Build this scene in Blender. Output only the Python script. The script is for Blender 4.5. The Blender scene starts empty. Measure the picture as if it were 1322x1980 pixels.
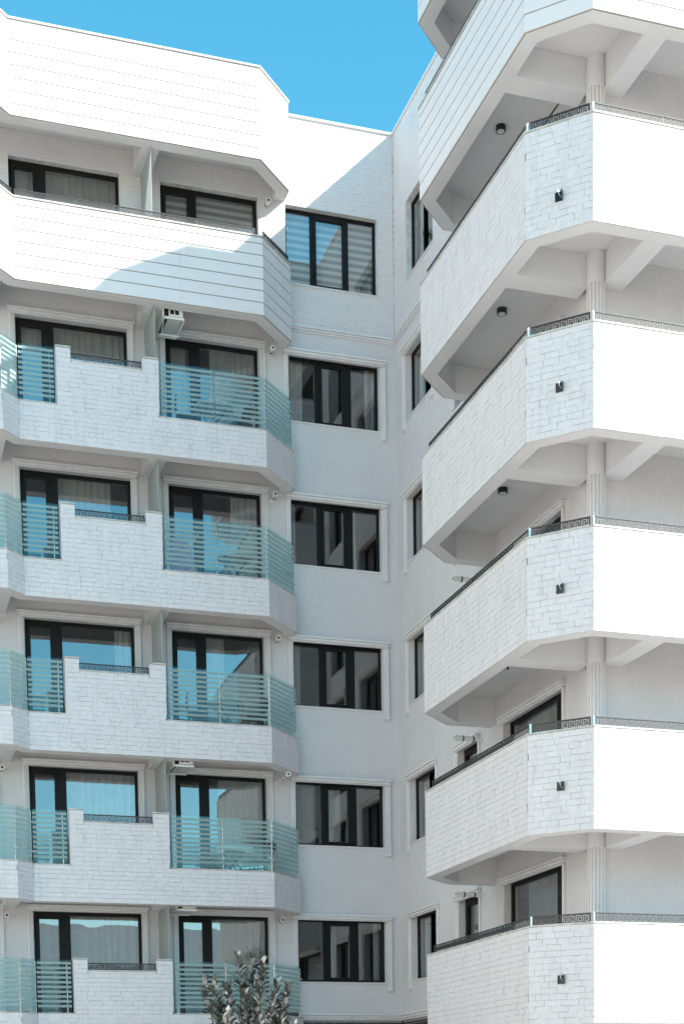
import bpy, math, random
import numpy as np
from mathutils import Vector, Matrix, noise
random.seed(7)
C = bpy.context.scene.collection
SC = bpy.context.scene

# ------------------------------------------------------------------ camera
F_PX, V0 = 2969.568, 2398.751
CAM = Vector((-12.0954, -33.1499, 2.0442))
YAW, PITCH, ROLL = 0.3089, -0.08340, -0.01480
_f = Vector((math.sin(YAW)*math.cos(PITCH), math.cos(YAW)*math.cos(PITCH), math.sin(PITCH)))
_r = Vector((math.cos(YAW), -math.sin(YAW), 0)); _u = _r.cross(_f)
cr, sr = math.cos(ROLL), math.sin(ROLL)
_r, _u = cr*_r + sr*_u, -sr*_r + cr*_u
cd = bpy.data.cameras.new('camera'); cam = bpy.data.objects.new('camera', cd); C.objects.link(cam)
cd.sensor_fit = 'HORIZONTAL'; cd.sensor_width = 36.0
cd.lens = F_PX/1322*36.0; cd.shift_y = (V0-990)/1322
cd.clip_start = .1; cd.clip_end = 3000
cam.matrix_world = Matrix(((_r.x, _u.x, -_f.x, CAM.x), (_r.y, _u.y, -_f.y, CAM.y), (_r.z, _u.z, -_f.z, CAM.z), (0, 0, 0, 1)))
SC.camera = cam
def px(p):
    d = Vector(p) - CAM; w = d.dot(_f)
    return 661 + F_PX*d.dot(_r)/w, V0 - F_PX*d.dot(_u)/w

# ------------------------------------------------------------------ light
SUN = Vector((1, -.982, .9375)).normalized()          # towards the sun
SUN_EL = math.asin(SUN.z); SUN_AZ = math.atan2(SUN.x, SUN.y)
sd = bpy.data.lights.new('sun', 'SUN'); sd.energy = 3.5; sd.angle = math.radians(.53); sd.color = (1, .94, .86)
so = bpy.data.objects.new('sun', sd); C.objects.link(so)
so.rotation_mode = 'QUATERNION'; so.rotation_quaternion = SUN.to_track_quat('Z', 'Y')
so.location = (20, -20, 40)
W = bpy.data.worlds.new('World'); SC.world = W; W.use_nodes = True
nt = W.node_tree; nt.nodes.clear()
sky = nt.nodes.new('ShaderNodeTexSky'); sky.sky_type = 'NISHITA'; sky.sun_disc = False
sky.sun_elevation = SUN_EL; sky.sun_rotation = SUN_AZ; sky.altitude = 50
sky.air_density = 1.0; sky.dust_density = .1; sky.ozone_density = 1.0
hs = nt.nodes.new('ShaderNodeHueSaturation'); hs.inputs['Hue'].default_value = .465; hs.inputs['Saturation'].default_value = 1.34; hs.inputs['Value'].default_value = .915
bg = nt.nodes.new('ShaderNodeBackground'); bg.inputs[1].default_value = .13
wo = nt.nodes.new('ShaderNodeOutputWorld')
nt.links.new(sky.outputs[0], hs.inputs['Color']); nt.links.new(hs.outputs[0], bg.inputs[0]); nt.links.new(bg.outputs[0], wo.inputs[0])
SC.view_settings.view_transform = 'Standard'; SC.view_settings.look = 'None'
SC.view_settings.exposure = 1.38; SC.view_settings.gamma = 1; SC.view_settings.use_curve_mapping = False

# ------------------------------------------------------------------ materials
def mat(name, base, rough=.6, metal=0, spec=.5, var=0, vscale=3.0, grain=0, gscale=60, bump=0, bscale=40, stretch=(1, 1, 1), streak=0):
    m = bpy.data.materials.new(name); m.use_nodes = True; n = m.node_tree.nodes; L = m.node_tree.links
    b = n['Principled BSDF']; b.inputs['Roughness'].default_value = rough; b.inputs['Metallic'].default_value = metal
    b.inputs['Specular IOR Level'].default_value = spec; b.inputs['Base Color'].default_value = (*base, 1)
    if var or grain or bump or streak:
        g = n.new('ShaderNodeNewGeometry'); mp = n.new('ShaderNodeMapping'); mp.inputs['Scale'].default_value = stretch
        L.new(g.outputs['Position'], mp.inputs['Vector'])
        col = None
        def layer(prev, scale, amt, vec, lo=.35, hi=.65, det=4):
            t = n.new('ShaderNodeTexNoise'); t.inputs['Scale'].default_value = scale; t.inputs['Detail'].default_value = det
            L.new(vec, t.inputs['Vector'])
            r = n.new('ShaderNodeMapRange'); r.inputs[1].default_value = lo; r.inputs[2].default_value = hi
            r.inputs[3].default_value = 1-amt; r.inputs[4].default_value = 1
            L.new(t.outputs[0], r.inputs[0])
            if prev is None: return r.outputs[0]
            mm = n.new('ShaderNodeMath'); mm.operation = 'MULTIPLY'; L.new(prev, mm.inputs[0]); L.new(r.outputs[0], mm.inputs[1]); return mm.outputs[0]
        if var: col = layer(col, vscale, var, g.outputs['Position'])
        if grain: col = layer(col, gscale, grain, mp.outputs[0], .3, .7, 3)
        if streak:
            mp2 = n.new('ShaderNodeMapping'); mp2.inputs['Scale'].default_value = (6, 6, .7); L.new(g.outputs['Position'], mp2.inputs['Vector'])
            col = layer(col, 1.6, streak, mp2.outputs[0], .28, .5, 6)
        if col is not None:
            mx = n.new('ShaderNodeMix'); mx.data_type = 'RGBA'; mx.blend_type = 'MULTIPLY'; mx.inputs[0].default_value = 1
            mx.inputs[6].default_value = (*base, 1); L.new(col, mx.inputs[7]); L.new(mx.outputs[2], b.inputs['Base Color'])
        if bump:
            t = n.new('ShaderNodeTexNoise'); t.inputs['Scale'].default_value = bscale; t.inputs['Detail'].default_value = 5
            L.new(mp.outputs[0], t.inputs['Vector']); bp = n.new('ShaderNodeBump'); bp.inputs['Strength'].default_value = 1
            bp.inputs['Distance'].default_value = bump; L.new(t.outputs[0], bp.inputs['Height']); L.new(bp.outputs[0], b.inputs['Normal'])
    return m
M = {}
M['paint'] = mat('white painted stone', (.75, .71, .715), .6, var=.05, vscale=2.5, grain=.10, gscale=22, bump=.002, bscale=28, streak=.09)
M['joint'] = mat('painted joint', (.74, .72, .70), .8, var=.25, vscale=7)
M['cream'] = mat('cream plaster', (.82, .75, .68), .8, var=.05)
M['board_joint'] = mat('brown joint sealant', (.34, .30, .28), .9)
M['thin_brick'] = mat('white glazed brick', (.77, .735, .73), .45, var=.04, grain=.06, gscale=30, bump=.001, bscale=60)
M['board'] = mat('white facade board', (.77, .735, .735), .5, var=.03, vscale=1.5, grain=.03, gscale=80)
M['soffit'] = mat('white soffit paint', (.75, .735, .74), .7, var=.06, vscale=1.2, bump=.001, bscale=25)
M['trim'] = mat('white moulding', (.77, .745, .745), .6, var=.05, vscale=5, streak=.05)
M['stucco'] = mat('scratched grey render', (.73, .70, .705), .85, var=.06, vscale=1.3, grain=.12, gscale=40, bump=.003, bscale=48, stretch=(1, 1, .45))
M['coping'] = mat('pale coping stone', (.60, .58, .55), .6, var=.3, vscale=6)
M['frame'] = mat('dark brown window frame', (.007, .0065, .0065), .5, spec=.25)
M['iron'] = mat('dark satin metal', (.016, .014, .014), .56, spec=1.0)
M['chrome'] = mat('stainless steel', (.7, .7, .7), .2, metal=1)
M['black'] = mat('black gloss', (.01, .01, .012), .15)
M['lens'] = mat('opal lens', (.6, .6, .6), .4)
M['pvc'] = mat('white plastic pipe', (.75, .75, .73), .35)
M['rubber'] = mat('black rubber', (.02, .02, .02), .6)
M['curtain'] = mat('sheer curtain', (.55, .54, .52), .9, var=.12, vscale=6)
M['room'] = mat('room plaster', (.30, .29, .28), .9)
M['ground'] = mat('pale paving', (.52, .46, .40), .8, var=.2, vscale=.8)
M['brown'] = mat('dark brick', (.05, .045, .04), .6, var=.3, vscale=20)
M['brown_joint'] = mat('light mortar', (.45, .44, .42), .9)
M['wood'] = mat('grey wood', (.22, .21, .20), .7, var=.3, vscale=20)
M['seat'] = mat('dark rattan', (.05, .048, .046), .6, grain=.4, gscale=120)
M['table'] = mat('table top', (.7, .7, .7), .4)
M['cloth_lilac'] = mat('lilac cloth', (.55, .36, .50), .9, var=.35, vscale=14)
M['cloth_white'] = mat('white cloth', (.7, .7, .7), .9)
M['leaf'] = mat('glossy dark leaf', (.085, .09, .08), .20, var=.5, vscale=9)
M['leaf_pale'] = mat('pale young leaf', (.38, .385, .36), .3, var=.4, vscale=9)
M['bark'] = mat('grey bark', (.14, .13, .12), .85, var=.4, vscale=25)

def glass_mat(name, tint, refl, rough=0.0):
    m = bpy.data.materials.new(name); m.use_nodes = True; n = m.node_tree.nodes; L = m.node_tree.links
    n.remove(n['Principled BSDF']); o = n['Material Output']
    t = n.new('ShaderNodeBsdfTransparent'); t.inputs[0].default_value = (*tint, 1)
    g = n.new('ShaderNodeBsdfGlossy'); g.inputs['Roughness'].default_value = rough; g.inputs[0].default_value = (.97, 1, 1, 1)
    fr = n.new('ShaderNodeLayerWeight'); fr.inputs[0].default_value = .5; pw = n.new('ShaderNodeMath'); pw.operation = 'POWER'; pw.inputs[1].default_value = 5; L.new(fr.outputs['Facing'], pw.inputs[0])
    ma = n.new('ShaderNodeMath'); ma.operation = 'ADD'; ma.use_clamp = True; ma.inputs[1].default_value = refl
    L.new(pw.outputs[0], ma.inputs[0]); mx = n.new('ShaderNodeMixShader')
    L.new(ma.outputs[0], mx.inputs[0]); L.new(t.outputs[0], mx.inputs[1]); L.new(g.outputs[0], mx.inputs[2]); L.new(mx.outputs[0], o.inputs[0])
    # very slight waviness of the pane
    geo = n.new('ShaderNodeNewGeometry'); tx = n.new('ShaderNodeTexNoise'); tx.inputs['Scale'].default_value = 1.3; tx.inputs['Detail'].default_value = 1
    L.new(geo.outputs['Position'], tx.inputs['Vector']); bp = n.new('ShaderNodeBump'); bp.inputs['Strength'].default_value = 1; bp.inputs['Distance'].default_value = .0014
    L.new(tx.outputs[0], bp.inputs['Height']); L.new(bp.outputs[0], g.inputs['Normal'])
    return m
M['pane'] = glass_mat('window glass', (.70, .72, .72), .22)
def rail_glass():
    m = bpy.data.materials.new('striped green glass'); m.use_nodes = True; n = m.node_tree.nodes; L = m.node_tree.links
    n.remove(n['Principled BSDF']); o = n['Material Output']
    geo = n.new('ShaderNodeNewGeometry'); sx = n.new('ShaderNodeSeparateXYZ'); L.new(geo.outputs['Position'], sx.inputs[0])
    def M_(op, a, b, c=None):
        q = n.new('ShaderNodeMath'); q.operation = op
        for i, v in enumerate((a, b, c)):
            if v is None: continue
            if isinstance(v, (int, float)): q.inputs[i].default_value = v
            else: L.new(v, q.inputs[i])
        return q.outputs[0]
    z = M_('SUBTRACT', sx.outputs[2], .385+.775)
    fz = M_('FRACT', M_('DIVIDE', M_('ADD', z, 30), 3/31), None)      # 12 stripes a metre, the same on each storey
    band = M_('LESS_THAN', fz, .50)
    zl = M_('FRACT', M_('DIVIDE', M_('ADD', z, 30), 3.0), None)
    low = M_('GREATER_THAN', zl, .065/3)
    stripe = M_('MULTIPLY', band, low)
    clear = n.new('ShaderNodeBsdfTransparent'); clear.inputs[0].default_value = (.86, .95, .945, 1)
    gl = n.new('ShaderNodeBsdfGlossy'); gl.inputs['Roughness'].default_value = 0
    fr = n.new('ShaderNodeLayerWeight'); fr.inputs[0].default_value = .5; fa = M_('ADD', M_('POWER', fr.outputs['Facing'], 5), .045)
    cm = n.new('ShaderNodeMixShader'); L.new(fa, cm.inputs[0]); L.new(clear.outputs[0], cm.inputs[1]); L.new(gl.outputs[0], cm.inputs[2])
    df = n.new('ShaderNodeBsdfDiffuse'); df.inputs[0].default_value = (.56, .68, .67, 1)
    tl = n.new('ShaderNodeBsdfTranslucent'); tl.inputs[0].default_value = (.60, .74, .73, 1)
    dm = n.new('ShaderNodeMixShader'); dm.inputs[0].default_value = .35; L.new(df.outputs[0], dm.inputs[1]); L.new(tl.outputs[0], dm.inputs[2])
    t2 = n.new('ShaderNodeBsdfTransparent'); t2.inputs[0].default_value = (.68, .82, .82, 1)
    fm = n.new('ShaderNodeMixShader'); fm.inputs[0].default_value = .55; L.new(t2.outputs[0], fm.inputs[1]); L.new(dm.outputs[0], fm.inputs[2])
    out = n.new('ShaderNodeMixShader'); L.new(stripe, out.inputs[0]); L.new(cm.outputs[0], out.inputs[1]); L.new(fm.outputs[0], out.inputs[2])
    L.new(out.outputs[0], o.inputs[0]); return m
M['rail_glass'] = rail_glass()
def frosted():
    m = bpy.data.materials.new('frosted partition glass'); m.use_nodes = True; n = m.node_tree.nodes; L = m.node_tree.links
    n.remove(n['Principled BSDF']); o = n['Material Output']
    d = n.new('ShaderNodeBsdfDiffuse'); d.inputs[0].default_value = (.66, .69, .68, 1); t = n.new('ShaderNodeBsdfTranslucent'); t.inputs[0].default_value = (.66, .69, .68, 1)
    tr = n.new('ShaderNodeBsdfTransparent'); tr.inputs[0].default_value = (.80, .85, .84, 1)
    a = n.new('ShaderNodeMixShader'); a.inputs[0].default_value = .5; L.new(d.outputs[0], a.inputs[1]); L.new(t.outputs[0], a.inputs[2])
    b = n.new('ShaderNodeMixShader'); b.inputs[0].default_value = .7; L.new(tr.outputs[0], b.inputs[1]); L.new(a.outputs[0], b.inputs[2])
    L.new(b.outputs[0], o.inputs[0]); return m
M['frosted'] = frosted()
def zebra():
    m = mat('zebra roller blind', (.85, .84, .82), .9); n = m.node_tree.nodes; L = m.node_tree.links
    geo = n.new('ShaderNodeNewGeometry'); sx = n.new('ShaderNodeSeparateXYZ'); L.new(geo.outputs['Position'], sx.inputs[0])
    q = n.new('ShaderNodeMath'); q.operation = 'DIVIDE'; q.inputs[1].default_value = .15; L.new(sx.outputs[2], q.inputs[0])
    f = n.new('ShaderNodeMath'); f.operation = 'FRACT'; L.new(q.outputs[0], f.inputs[0])
    s = n.new('ShaderNodeMath'); s.operation = 'GREATER_THAN'; s.inputs[1].default_value = .5; L.new(f.outputs[0], s.inputs[0])
    mx = n.new('ShaderNodeMix'); mx.data_type = 'RGBA'; mx.inputs[6].default_value = (.85, .84, .82, 1); mx.inputs[7].default_value = (.33, .32, .31, 1)
    L.new(s.outputs[0], mx.inputs[0]); L.new(mx.outputs[2], n['Principled BSDF'].inputs['Base Color']); return m
M['zebra'] = zebra()

# ------------------------------------------------------------------ helpers
def link(name, mesh, parent=None):
    o = bpy.data.objects.new(name, mesh); C.objects.link(o)
    if parent is not None: o.parent = parent
    return o
class MB:
    def __init__(s): s.v, s.f = [], []
    def add(s, vs, fs):
        k = len(s.v); s.v += [tuple(p) for p in vs]; s.f += [tuple(i+k for i in q) for q in fs]; return s
    def box(s, x0, x1, y0, y1, z0, z1):
        return s.add([(x0, y0, z0), (x1, y0, z0), (x1, y1, z0), (x0, y1, z0), (x0, y0, z1), (x1, y0, z1), (x1, y1, z1), (x0, y1, z1)],
                     [(0, 3, 2, 1), (4, 5, 6, 7), (0, 1, 5, 4), (1, 2, 6, 5), (2, 3, 7, 6), (3, 0, 4, 7)])
    def obox(s, p, u, a0, a1, n0, n1, z0, z1):
        """box on a face: p origin (x,y), u unit (x,y); n outward offset"""
        n = (u[1], -u[0]); q = []
        for z in (z0, z1):
            for a, m in ((a0, n1), (a1, n1), (a1, n0), (a0, n0)):
                q.append((p[0]+u[0]*a+n[0]*m, p[1]+u[1]*a+n[1]*m, z))
        return s.add(q, [(0, 3, 2, 1), (4, 5, 6, 7), (0, 1, 5, 4), (1, 2, 6, 5), (2, 3, 7, 6), (3, 0, 4, 7)])
    def strip(s, A, B, z0, z1):
        """prism between two open polylines of equal length"""
        n = len(A); vs = [(*a, z0) for a in A]+[(*a, z1) for a in A]+[(*b, z0) for b in B]+[(*b, z1) for b in B]; f = []
        for i in range(n-1):
            f += [(i, i+1, n+i+1, n+i), (2*n+i+1, 2*n+i, 3*n+i, 3*n+i+1), (n+i, n+i+1, 3*n+i+1, 3*n+i), (i+1, i, 2*n+i, 2*n+i+1)]
        f += [(0, n, 3*n, 2*n), (n-1, 3*n-1, 4*n-1, 2*n-1)]
        return s.add(vs, f)
    def slab(s, A, z0, z1):
        n = len(A)
        return s.add([(*a, z0) for a in A]+[(*a, z1) for a in A], [tuple(range(n))[::-1], tuple(range(n, 2*n))]+[(i, (i+1) % n, n+(i+1) % n, n+i) for i in range(n)])
    def tube(s, a, b, r, seg=8, r2=None):
        a, b = Vector(a), Vector(b); d = (b-a).normalized(); x = d.orthogonal().normalized(); y = d.cross(x); r2 = r if r2 is None else r2
        vs = [a+r*(math.cos(t)*x+math.sin(t)*y) for t in [2*math.pi*i/seg for i in range(seg)]]+[b+r2*(math.cos(t)*x+math.sin(t)*y) for t in [2*math.pi*i/seg for i in range(seg)]]
        return s.add(vs, [tuple(range(seg))[::-1], tuple(range(seg, 2*seg))]+[(i, (i+1) % seg, seg+(i+1) % seg, seg+i) for i in range(seg)])
    def mesh(s, name, m, smooth=False):
        me = bpy.data.meshes.new(name); me.from_pydata(s.v, [], s.f); me.materials.append(m)
        if smooth: me.polygons.foreach_set('use_smooth', [True]*len(me.polygons))
        return me
    def build(s, name, m, parent=None, label=None, smooth=False, kind=None):
        o = link(name, s.mesh(name, m, smooth), parent)
        if label: o['label'] = label
        if kind: o['kind'] = kind
        return o
def bevel(o, w=.006):
    md = o.modifiers.new('bevel', 'BEVEL'); md.width = w; md.segments = 2; md.limit_method = 'ANGLE'; md.harden_normals = False; return o
def thing(name, loc, label, cat, group=None, rz=0):
    o = bpy.data.objects.new(name, None); C.objects.link(o); o.location = loc; o.rotation_euler = (0, 0, rz); o.empty_display_size = .2
    o['label'] = label; o['category'] = cat
    if group: o['group'] = group
    return o
def copy_tree(o, loc, label, group=None):
    c = o.copy(); C.objects.link(c); c.location = loc; c['label'] = label
    if group: c['group'] = group
    for ch in list(o.children):
        d = ch.copy(); C.objects.link(d); d.parent = c
        for g in list(ch.children):
            e = g.copy(); C.objects.link(e); e.parent = d
    return c
def offset(P, d):
    """move an open polyline inward (to the left of its run) by d; ends slide along the wall they meet"""
    out = []
    for i, p in enumerate(P):
        if i == 0: t = Vector(P[1])-Vector(P[0]); t.normalize(); out.append((p[0]-t.y*d, p[1]+t.x*d)); continue
        if i == len(P)-1: t = Vector(P[-1])-Vector(P[-2]); t.normalize(); out.append((p[0]-t.y*d, p[1]+t.x*d)); continue
        a = (Vector(P[i])-Vector(P[i-1])).normalized(); b = (Vector(P[i+1])-Vector(P[i])).normalized()
        na, nb = Vector((-a.y, a.x)), Vector((-b.y, b.x)); m = (na+nb).normalized(); k = d/max(.2, m.dot(na)); out.append((p[0]+m.x*k, p[1]+m.y*k))
    return out
def seg(p, q):
    d = Vector(q)-Vector(p); L = d.length; return (d.x/L, d.y/L), L

# ---- bricks: a few slightly different shapes, shared; real joints between them
def brick_variant(r, j, t, ch):
    def J(k): return r.uniform(-k, k)
    b = []
    for x, z in ((-.5, -.5), (.5, -.5), (.5, .5), (-.5, .5)): b.append((x+J(j)*.5, t*.6, z+J(j*2)))
    mid = [(p[0], -t*.45, p[2]) for p in b]
    fr = [(p[0]*(1-ch), -t*(1+J(.35)), p[2]*(1-ch*2.6)) for p in b]
    return b+mid+fr, [(4, 5, 9, 8), (5, 6, 10, 9), (6, 7, 11, 10), (7, 4, 8, 11), (8, 9, 10, 11), (0, 1, 5, 4), (1, 2, 6, 5), (2, 3, 7, 6), (3, 0, 4, 7)]
rb = random.Random(3)
STONE = [brick_variant(rb, .016, .0042, .010) for _ in range(14)]
THIN = [brick_variant(rb, .006, .006, .016) for _ in range(6)]
MESHES = {}
def brick_mesh(kind, i, m):
    k = (kind, i, m.name)
    if k not in MESHES:
        vs, fs = (STONE if kind == 's' else THIN)[i]
        me = bpy.data.meshes.new('brick'); me.from_pydata(vs, [], fs); me.materials.append(m); MESHES[k] = me
    return MESHES[k]
def brick_face(p, q, z0, z1, h, L, gap, a_from=0, a_to=None, holes=(), phase=0, zref=0, kind='s', rnd=None):
    """list of bricks (a, z, len, height, origin, u) on the face from p to q seen from outside, clipped to z0..z1 and round the holes (a0,a1,z0,z1)"""
    u, T = seg(p, q); a_to = T if a_to is None else a_to; r = rnd or random.Random(int(z0*100)+int(a_from*10)); out = []
    c0 = int(math.floor((z0-zref)/h+.001)); c = c0
    while zref+c*h < z1-.012:
        b0, b1 = max(z0, zref+c*h), min(z1, zref+(c+1)*h); c += 1
        if b1-b0 < .02: continue
        rc = random.Random(c*7919+int(phase*100)); a = -L*((c % 2)*.5+rc.uniform(0, .18)) - (L if a_from < 0 else 0)
        while a < a_to:
            w = L*(rc.choice((.72, .9, 1, 1, 1.1, 1.22)) if kind == 's' else 1)
            s0, s1 = max(a, a_from), min(a+w, a_to); a += w
            if s1-s0 < .03: continue
            parts = [(s0, s1, b0, b1)]
            for h0, h1, hz0, hz1 in holes:
                nx = []
                for (c0_, c1_, d0, d1) in parts:
                    if c1_ <= h0 or c0_ >= h1 or d1 <= hz0 or d0 >= hz1: nx.append((c0_, c1_, d0, d1)); continue
                    if c0_ < h0: nx.append((c0_, h0, d0, d1))
                    if c1_ > h1: nx.append((h1, c1_, d0, d1))
                    m0, m1 = max(c0_, h0), min(c1_, h1)
                    if d0 < hz0: nx.append((m0, m1, d0, hz0))
                    if d1 > hz1: nx.append((m0, m1, hz1, d1))
                parts = nx
            for (c0_, c1_, d0, d1) in parts:
                if c1_-c0_ < .025 or d1-d0 < .02: continue
                out.append(((c0_+c1_)/2, (d0+d1)/2, c1_-c0_-gap, d1-d0-gap, p, u))
    return out
def lay(bricks, parent, m, kind='s', limit=296, rest='brickwork'):
    """the bricks that show largest become parts, the rest one joined part"""
    sc = []
    for k, (a, z, w, h, p, u) in enumerate(bricks):
        P = lambda aa, zz: px((p[0]+u[0]*aa, p[1]+u[1]*aa, zz))
        c = P(a, z); inside = -15 < c[0] < 1337 and -15 < c[1] < 1995
        e0, e1, e2 = P(a-w/2, z), P(a+w/2, z), P(a, z+h/2); e3 = P(a, z-h/2)
        ar = abs((e1[0]-e0[0])*(e3[1]-e2[1])) if inside else 0
        sc.append((-ar, k))
    sc.sort(); sel = {k for s, k in sc[:limit] if s < -20}
    N = len(STONE if kind == 's' else THIN); vs_, fs_ = [], []; n0 = 0
    base = [np.array(v[0]) for v in (STONE if kind == 's' else THIN)]; bf = (STONE if kind == 's' else THIN)[0][1]
    for k, (a, z, w, h, p, u) in enumerate(bricks):
        i = (k*7+int(z*31)) % N
        out = ((k*37) % 11)/11*.003 if kind == 's' else 0
        cx_, cy_ = p[0]+u[0]*a+u[1]*out, p[1]+u[1]*a-u[0]*out
        if k in sel:
            o = link('brick', brick_mesh(kind, i, m), parent); o.location = (cx_, cy_, z); o.scale = (w, 1, h); o.rotation_euler = (0, 0, math.atan2(u[1], u[0]))
        else:
            v = base[i]; X = v[:, 0]*w; Y = v[:, 1]
            vs_.append(np.stack([cx_+u[0]*X-u[1]*Y, cy_+u[1]*X+u[0]*Y, z+v[:, 2]*h], 1)); fs_ += [tuple(q+n0 for q in f) for f in bf]; n0 += 12
    if vs_:
        me = bpy.data.meshes.new(rest); me.from_pydata(np.concatenate(vs_).tolist(), [], fs_); me.materials.append(m)
        o = link(rest, me, parent); o['kind'] = 'stuff'

# ---- meander rail panel: a pierced metal band, unit cell repeated
def meander_mesh(length):
    key = ('rail', round(length, 2))
    if key in MESHES: return MESHES[key]
    hgt = .145; n = max(1, int(round((length-.03)/.112))); cw = (length-.03)/n/8; cell = .0140; zb = .022
    holes = {(0, r) for r in range(0, 6)} | {(c, 6) for c in range(0, 5)} | {(4, r) for r in range(3, 7)} | {(2, r) for r in range(0, 5)} | {(c, 0) for c in range(2, 7)} | {(6, r) for r in range(0, 7)}
    holes -= {(1, 0)}
    b = MB(); t = .004
    b.box(0, length, -t, t, 0, zb); b.box(0, length, -t, t, zb+7*cell, hgt-.012); b.box(-.0, length, -.012, .012, hgt-.012, hgt)
    b.box(0, .015, -t, t, zb, zb+7*cell); b.box(length-.015, length, -t, t, zb, zb+7*cell)
    for k in range(n):
        for c in range(8):
            r = 0
            while r < 7:
                if (c, r) in holes: r += 1; continue
                r2 = r
                while r2 < 7 and (c, r2) not in holes: r2 += 1
                x0 = .015+(k*8+c)*cw; b.box(x0, x0+cw, -t, t, zb+r*cell, zb+r2*cell); r = r2
    MESHES[key] = b.mesh('meander_rail', M['iron']); return MESHES[key]
def meander(p, q, z, parent, n=None):
    u, L = seg(p, q); n = n or max(1, round(L/1.05)); w = L/n
    for i in range(n):
        o = link('meander_rail', meander_mesh(w-.01), parent); o.location = (p[0]+u[0]*(i*w+.005), p[1]+u[1]*(i*w+.005), z); o.rotation_euler = (0, 0, math.atan2(u[1], u[0]))

# ================================================================== ground
g = MB().box(-400, 400, -400, 600, .0, .4).build('ground', M['ground']); g['kind'] = 'structure'

# ================================================================== building
B = thing('apartment_building', (0, 0, 0), 'white L-shaped apartment block with chamfered balconies stacked on both wings', 'building')
B.location = (0, 0, .4); bpy.context.view_layer.update()
INV = Matrix.Translation((0, 0, -.4))
_link = link
def part(o):            # children keep their world coordinates
    return o
B.location = (0, 0, 0)
WA, WL = 3.0, -14.0     # left end of wing
ZR = 23.17
def wall_grid(axis, pos, thick, lo, hi, z0, z1, holes, name, m, parent=B):
    """wall slab on plane axis=pos (outer face), cut into boxes round rectangular openings (a0,a1,z0,z1)"""
    xs = sorted({lo, hi, *[min(max(h[0], lo), hi) for h in holes], *[min(max(h[1], lo), hi) for h in holes]}); b = MB()
    for a0, a1 in zip(xs, xs[1:]):
        if a1-a0 < 1e-5: continue
        cuts = sorted([(h[2], h[3]) for h in holes if h[0] <= a0+1e-6 and h[1] >= a1-1e-6 and h[3] > z0 and h[2] < z1]); z = z0
        for c0, c1 in cuts+[(z1, z1)]:
            c0 = min(max(c0, z0), z1); c1 = min(c1, z1)
            if c0-z > 1e-4:
                if axis == 'y': b.box(a0, a1, pos, pos+thick, z, c0)
                else: b.box(pos, pos+thick, a0, a1, z, c0)
            z = max(z, c1)
    o = b.build(name, m, parent); return o
LB = lambda k: .385+3*k
RBZ = lambda j: .376+3*j
# openings of wall A (x0,x1,z0,z1)
OA = []
for k in range(0, 6):
    OA.append((-2.43, -.363, 1.94+3*k, 3.34+3*k))
    OA.append((-8.22, -5.91, LB(k)+.62, LB(k)+2.97)); OA.append((-5.12, -3.09, LB(k)+.62, LB(k)+2.97)); OA.append((-11.6, -8.98, LB(k)+.62, LB(k)+2.97))
OA6 = [(-2.45, -.377, 19.79, 21.38), (-8.26, -6.0, LB(6)+.62, 21.42), (-5.15, -3.05, LB(6)+.62, 21.42), (-11.6, -8.98, LB(6)+.62, 21.42)]
wall_grid('y', 0, .27, WL, 0, 4.26, 18.929, OA, 'wall', M['stucco'])
bwA = wall_grid('y', .012, .26, WL, 0, 18.93, ZR, OA6, 'brick_wall', M['joint'])
# openings of wall B (y0,y1)
OB = []
for k in range(0, 6):
    OB.append((-2.25, -.69, 1.94+3*k, 3.34+3*k)); OB.append((-4.55, -3.49, LB(k)+.62, 3.34+3*k)); OB.append((-8.30, -5.78, LB(k)+.62, 3.34+3*k))
OB6 = [(-2.35, -.78, 19.79, 21.38), (-4.55, -3.49, 19.0, 21.38), (-8.30, -5.78, 19.0, 21.38)]
wall_grid('x', 0, .27, -9.48, 0, 4.26, 18.929, OB, 'wall', M['stucco'])
bwB = wall_grid('x', .012, .26, -9.48, 0, 18.93, ZR, OB6, 'brick_wall', M['joint'])
wall_grid('y', -9.48, .27, .27, 8, .4, ZR, [(2.2, 4.6, RBZ(j)+.62, RBZ(j)+2.97) for j in range(1, 7)], 'wall', M['stucco'])
# ground storey
wall_grid('y', .03, .24, WL, 0, .4, 4.09, [(-2.4, -.4, 1.3, 3.0), (-8, -6, .6, 3), (-5, -3, .6, 3)], 'wall', M['brown_joint'])
wall_grid('x', .03, .24, -9.48, 0, .4, 4.09, [(-2.2, -.7, 1.3, 3.0)], 'wall', M['brown_joint'])
dk = brick_face((-3.2, .02), (0, .02), 3.2, 4.05, .09, .25, .012, kind='t', zref=.4)+brick_face((.02, 0), (.02, -3), 3.2, 4.05, .09, .25, .012, kind='t', zref=.4)
lay(dk, B, M['brown'], 't', limit=100, rest='dark_brickwork')
# shell: back, roof, floors, inner room walls so the windows open into dim rooms
sh = MB(); sh.box(WL, 8, 6, 6.2, .4, ZR); sh.box(WL-.2, WL, 0, 6.2, .4, ZR); sh.box(8, 8.2, -9.48, 6.2, .4, ZR); sh.build('wall', M['stucco'], B)
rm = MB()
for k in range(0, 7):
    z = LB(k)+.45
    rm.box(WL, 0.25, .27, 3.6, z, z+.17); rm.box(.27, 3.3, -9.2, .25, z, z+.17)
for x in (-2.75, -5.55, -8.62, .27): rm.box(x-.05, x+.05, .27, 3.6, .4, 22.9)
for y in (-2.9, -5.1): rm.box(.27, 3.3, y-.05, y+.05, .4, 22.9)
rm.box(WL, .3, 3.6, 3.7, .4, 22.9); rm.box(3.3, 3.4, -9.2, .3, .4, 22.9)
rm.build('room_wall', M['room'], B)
MB().slab([(WL, .1), (.1, .1), (.1, -9.4), (7.9, -9.4), (7.9, 6), (WL, 6)], 22.9, 23.1).build('roof', M['coping'], B)
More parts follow.
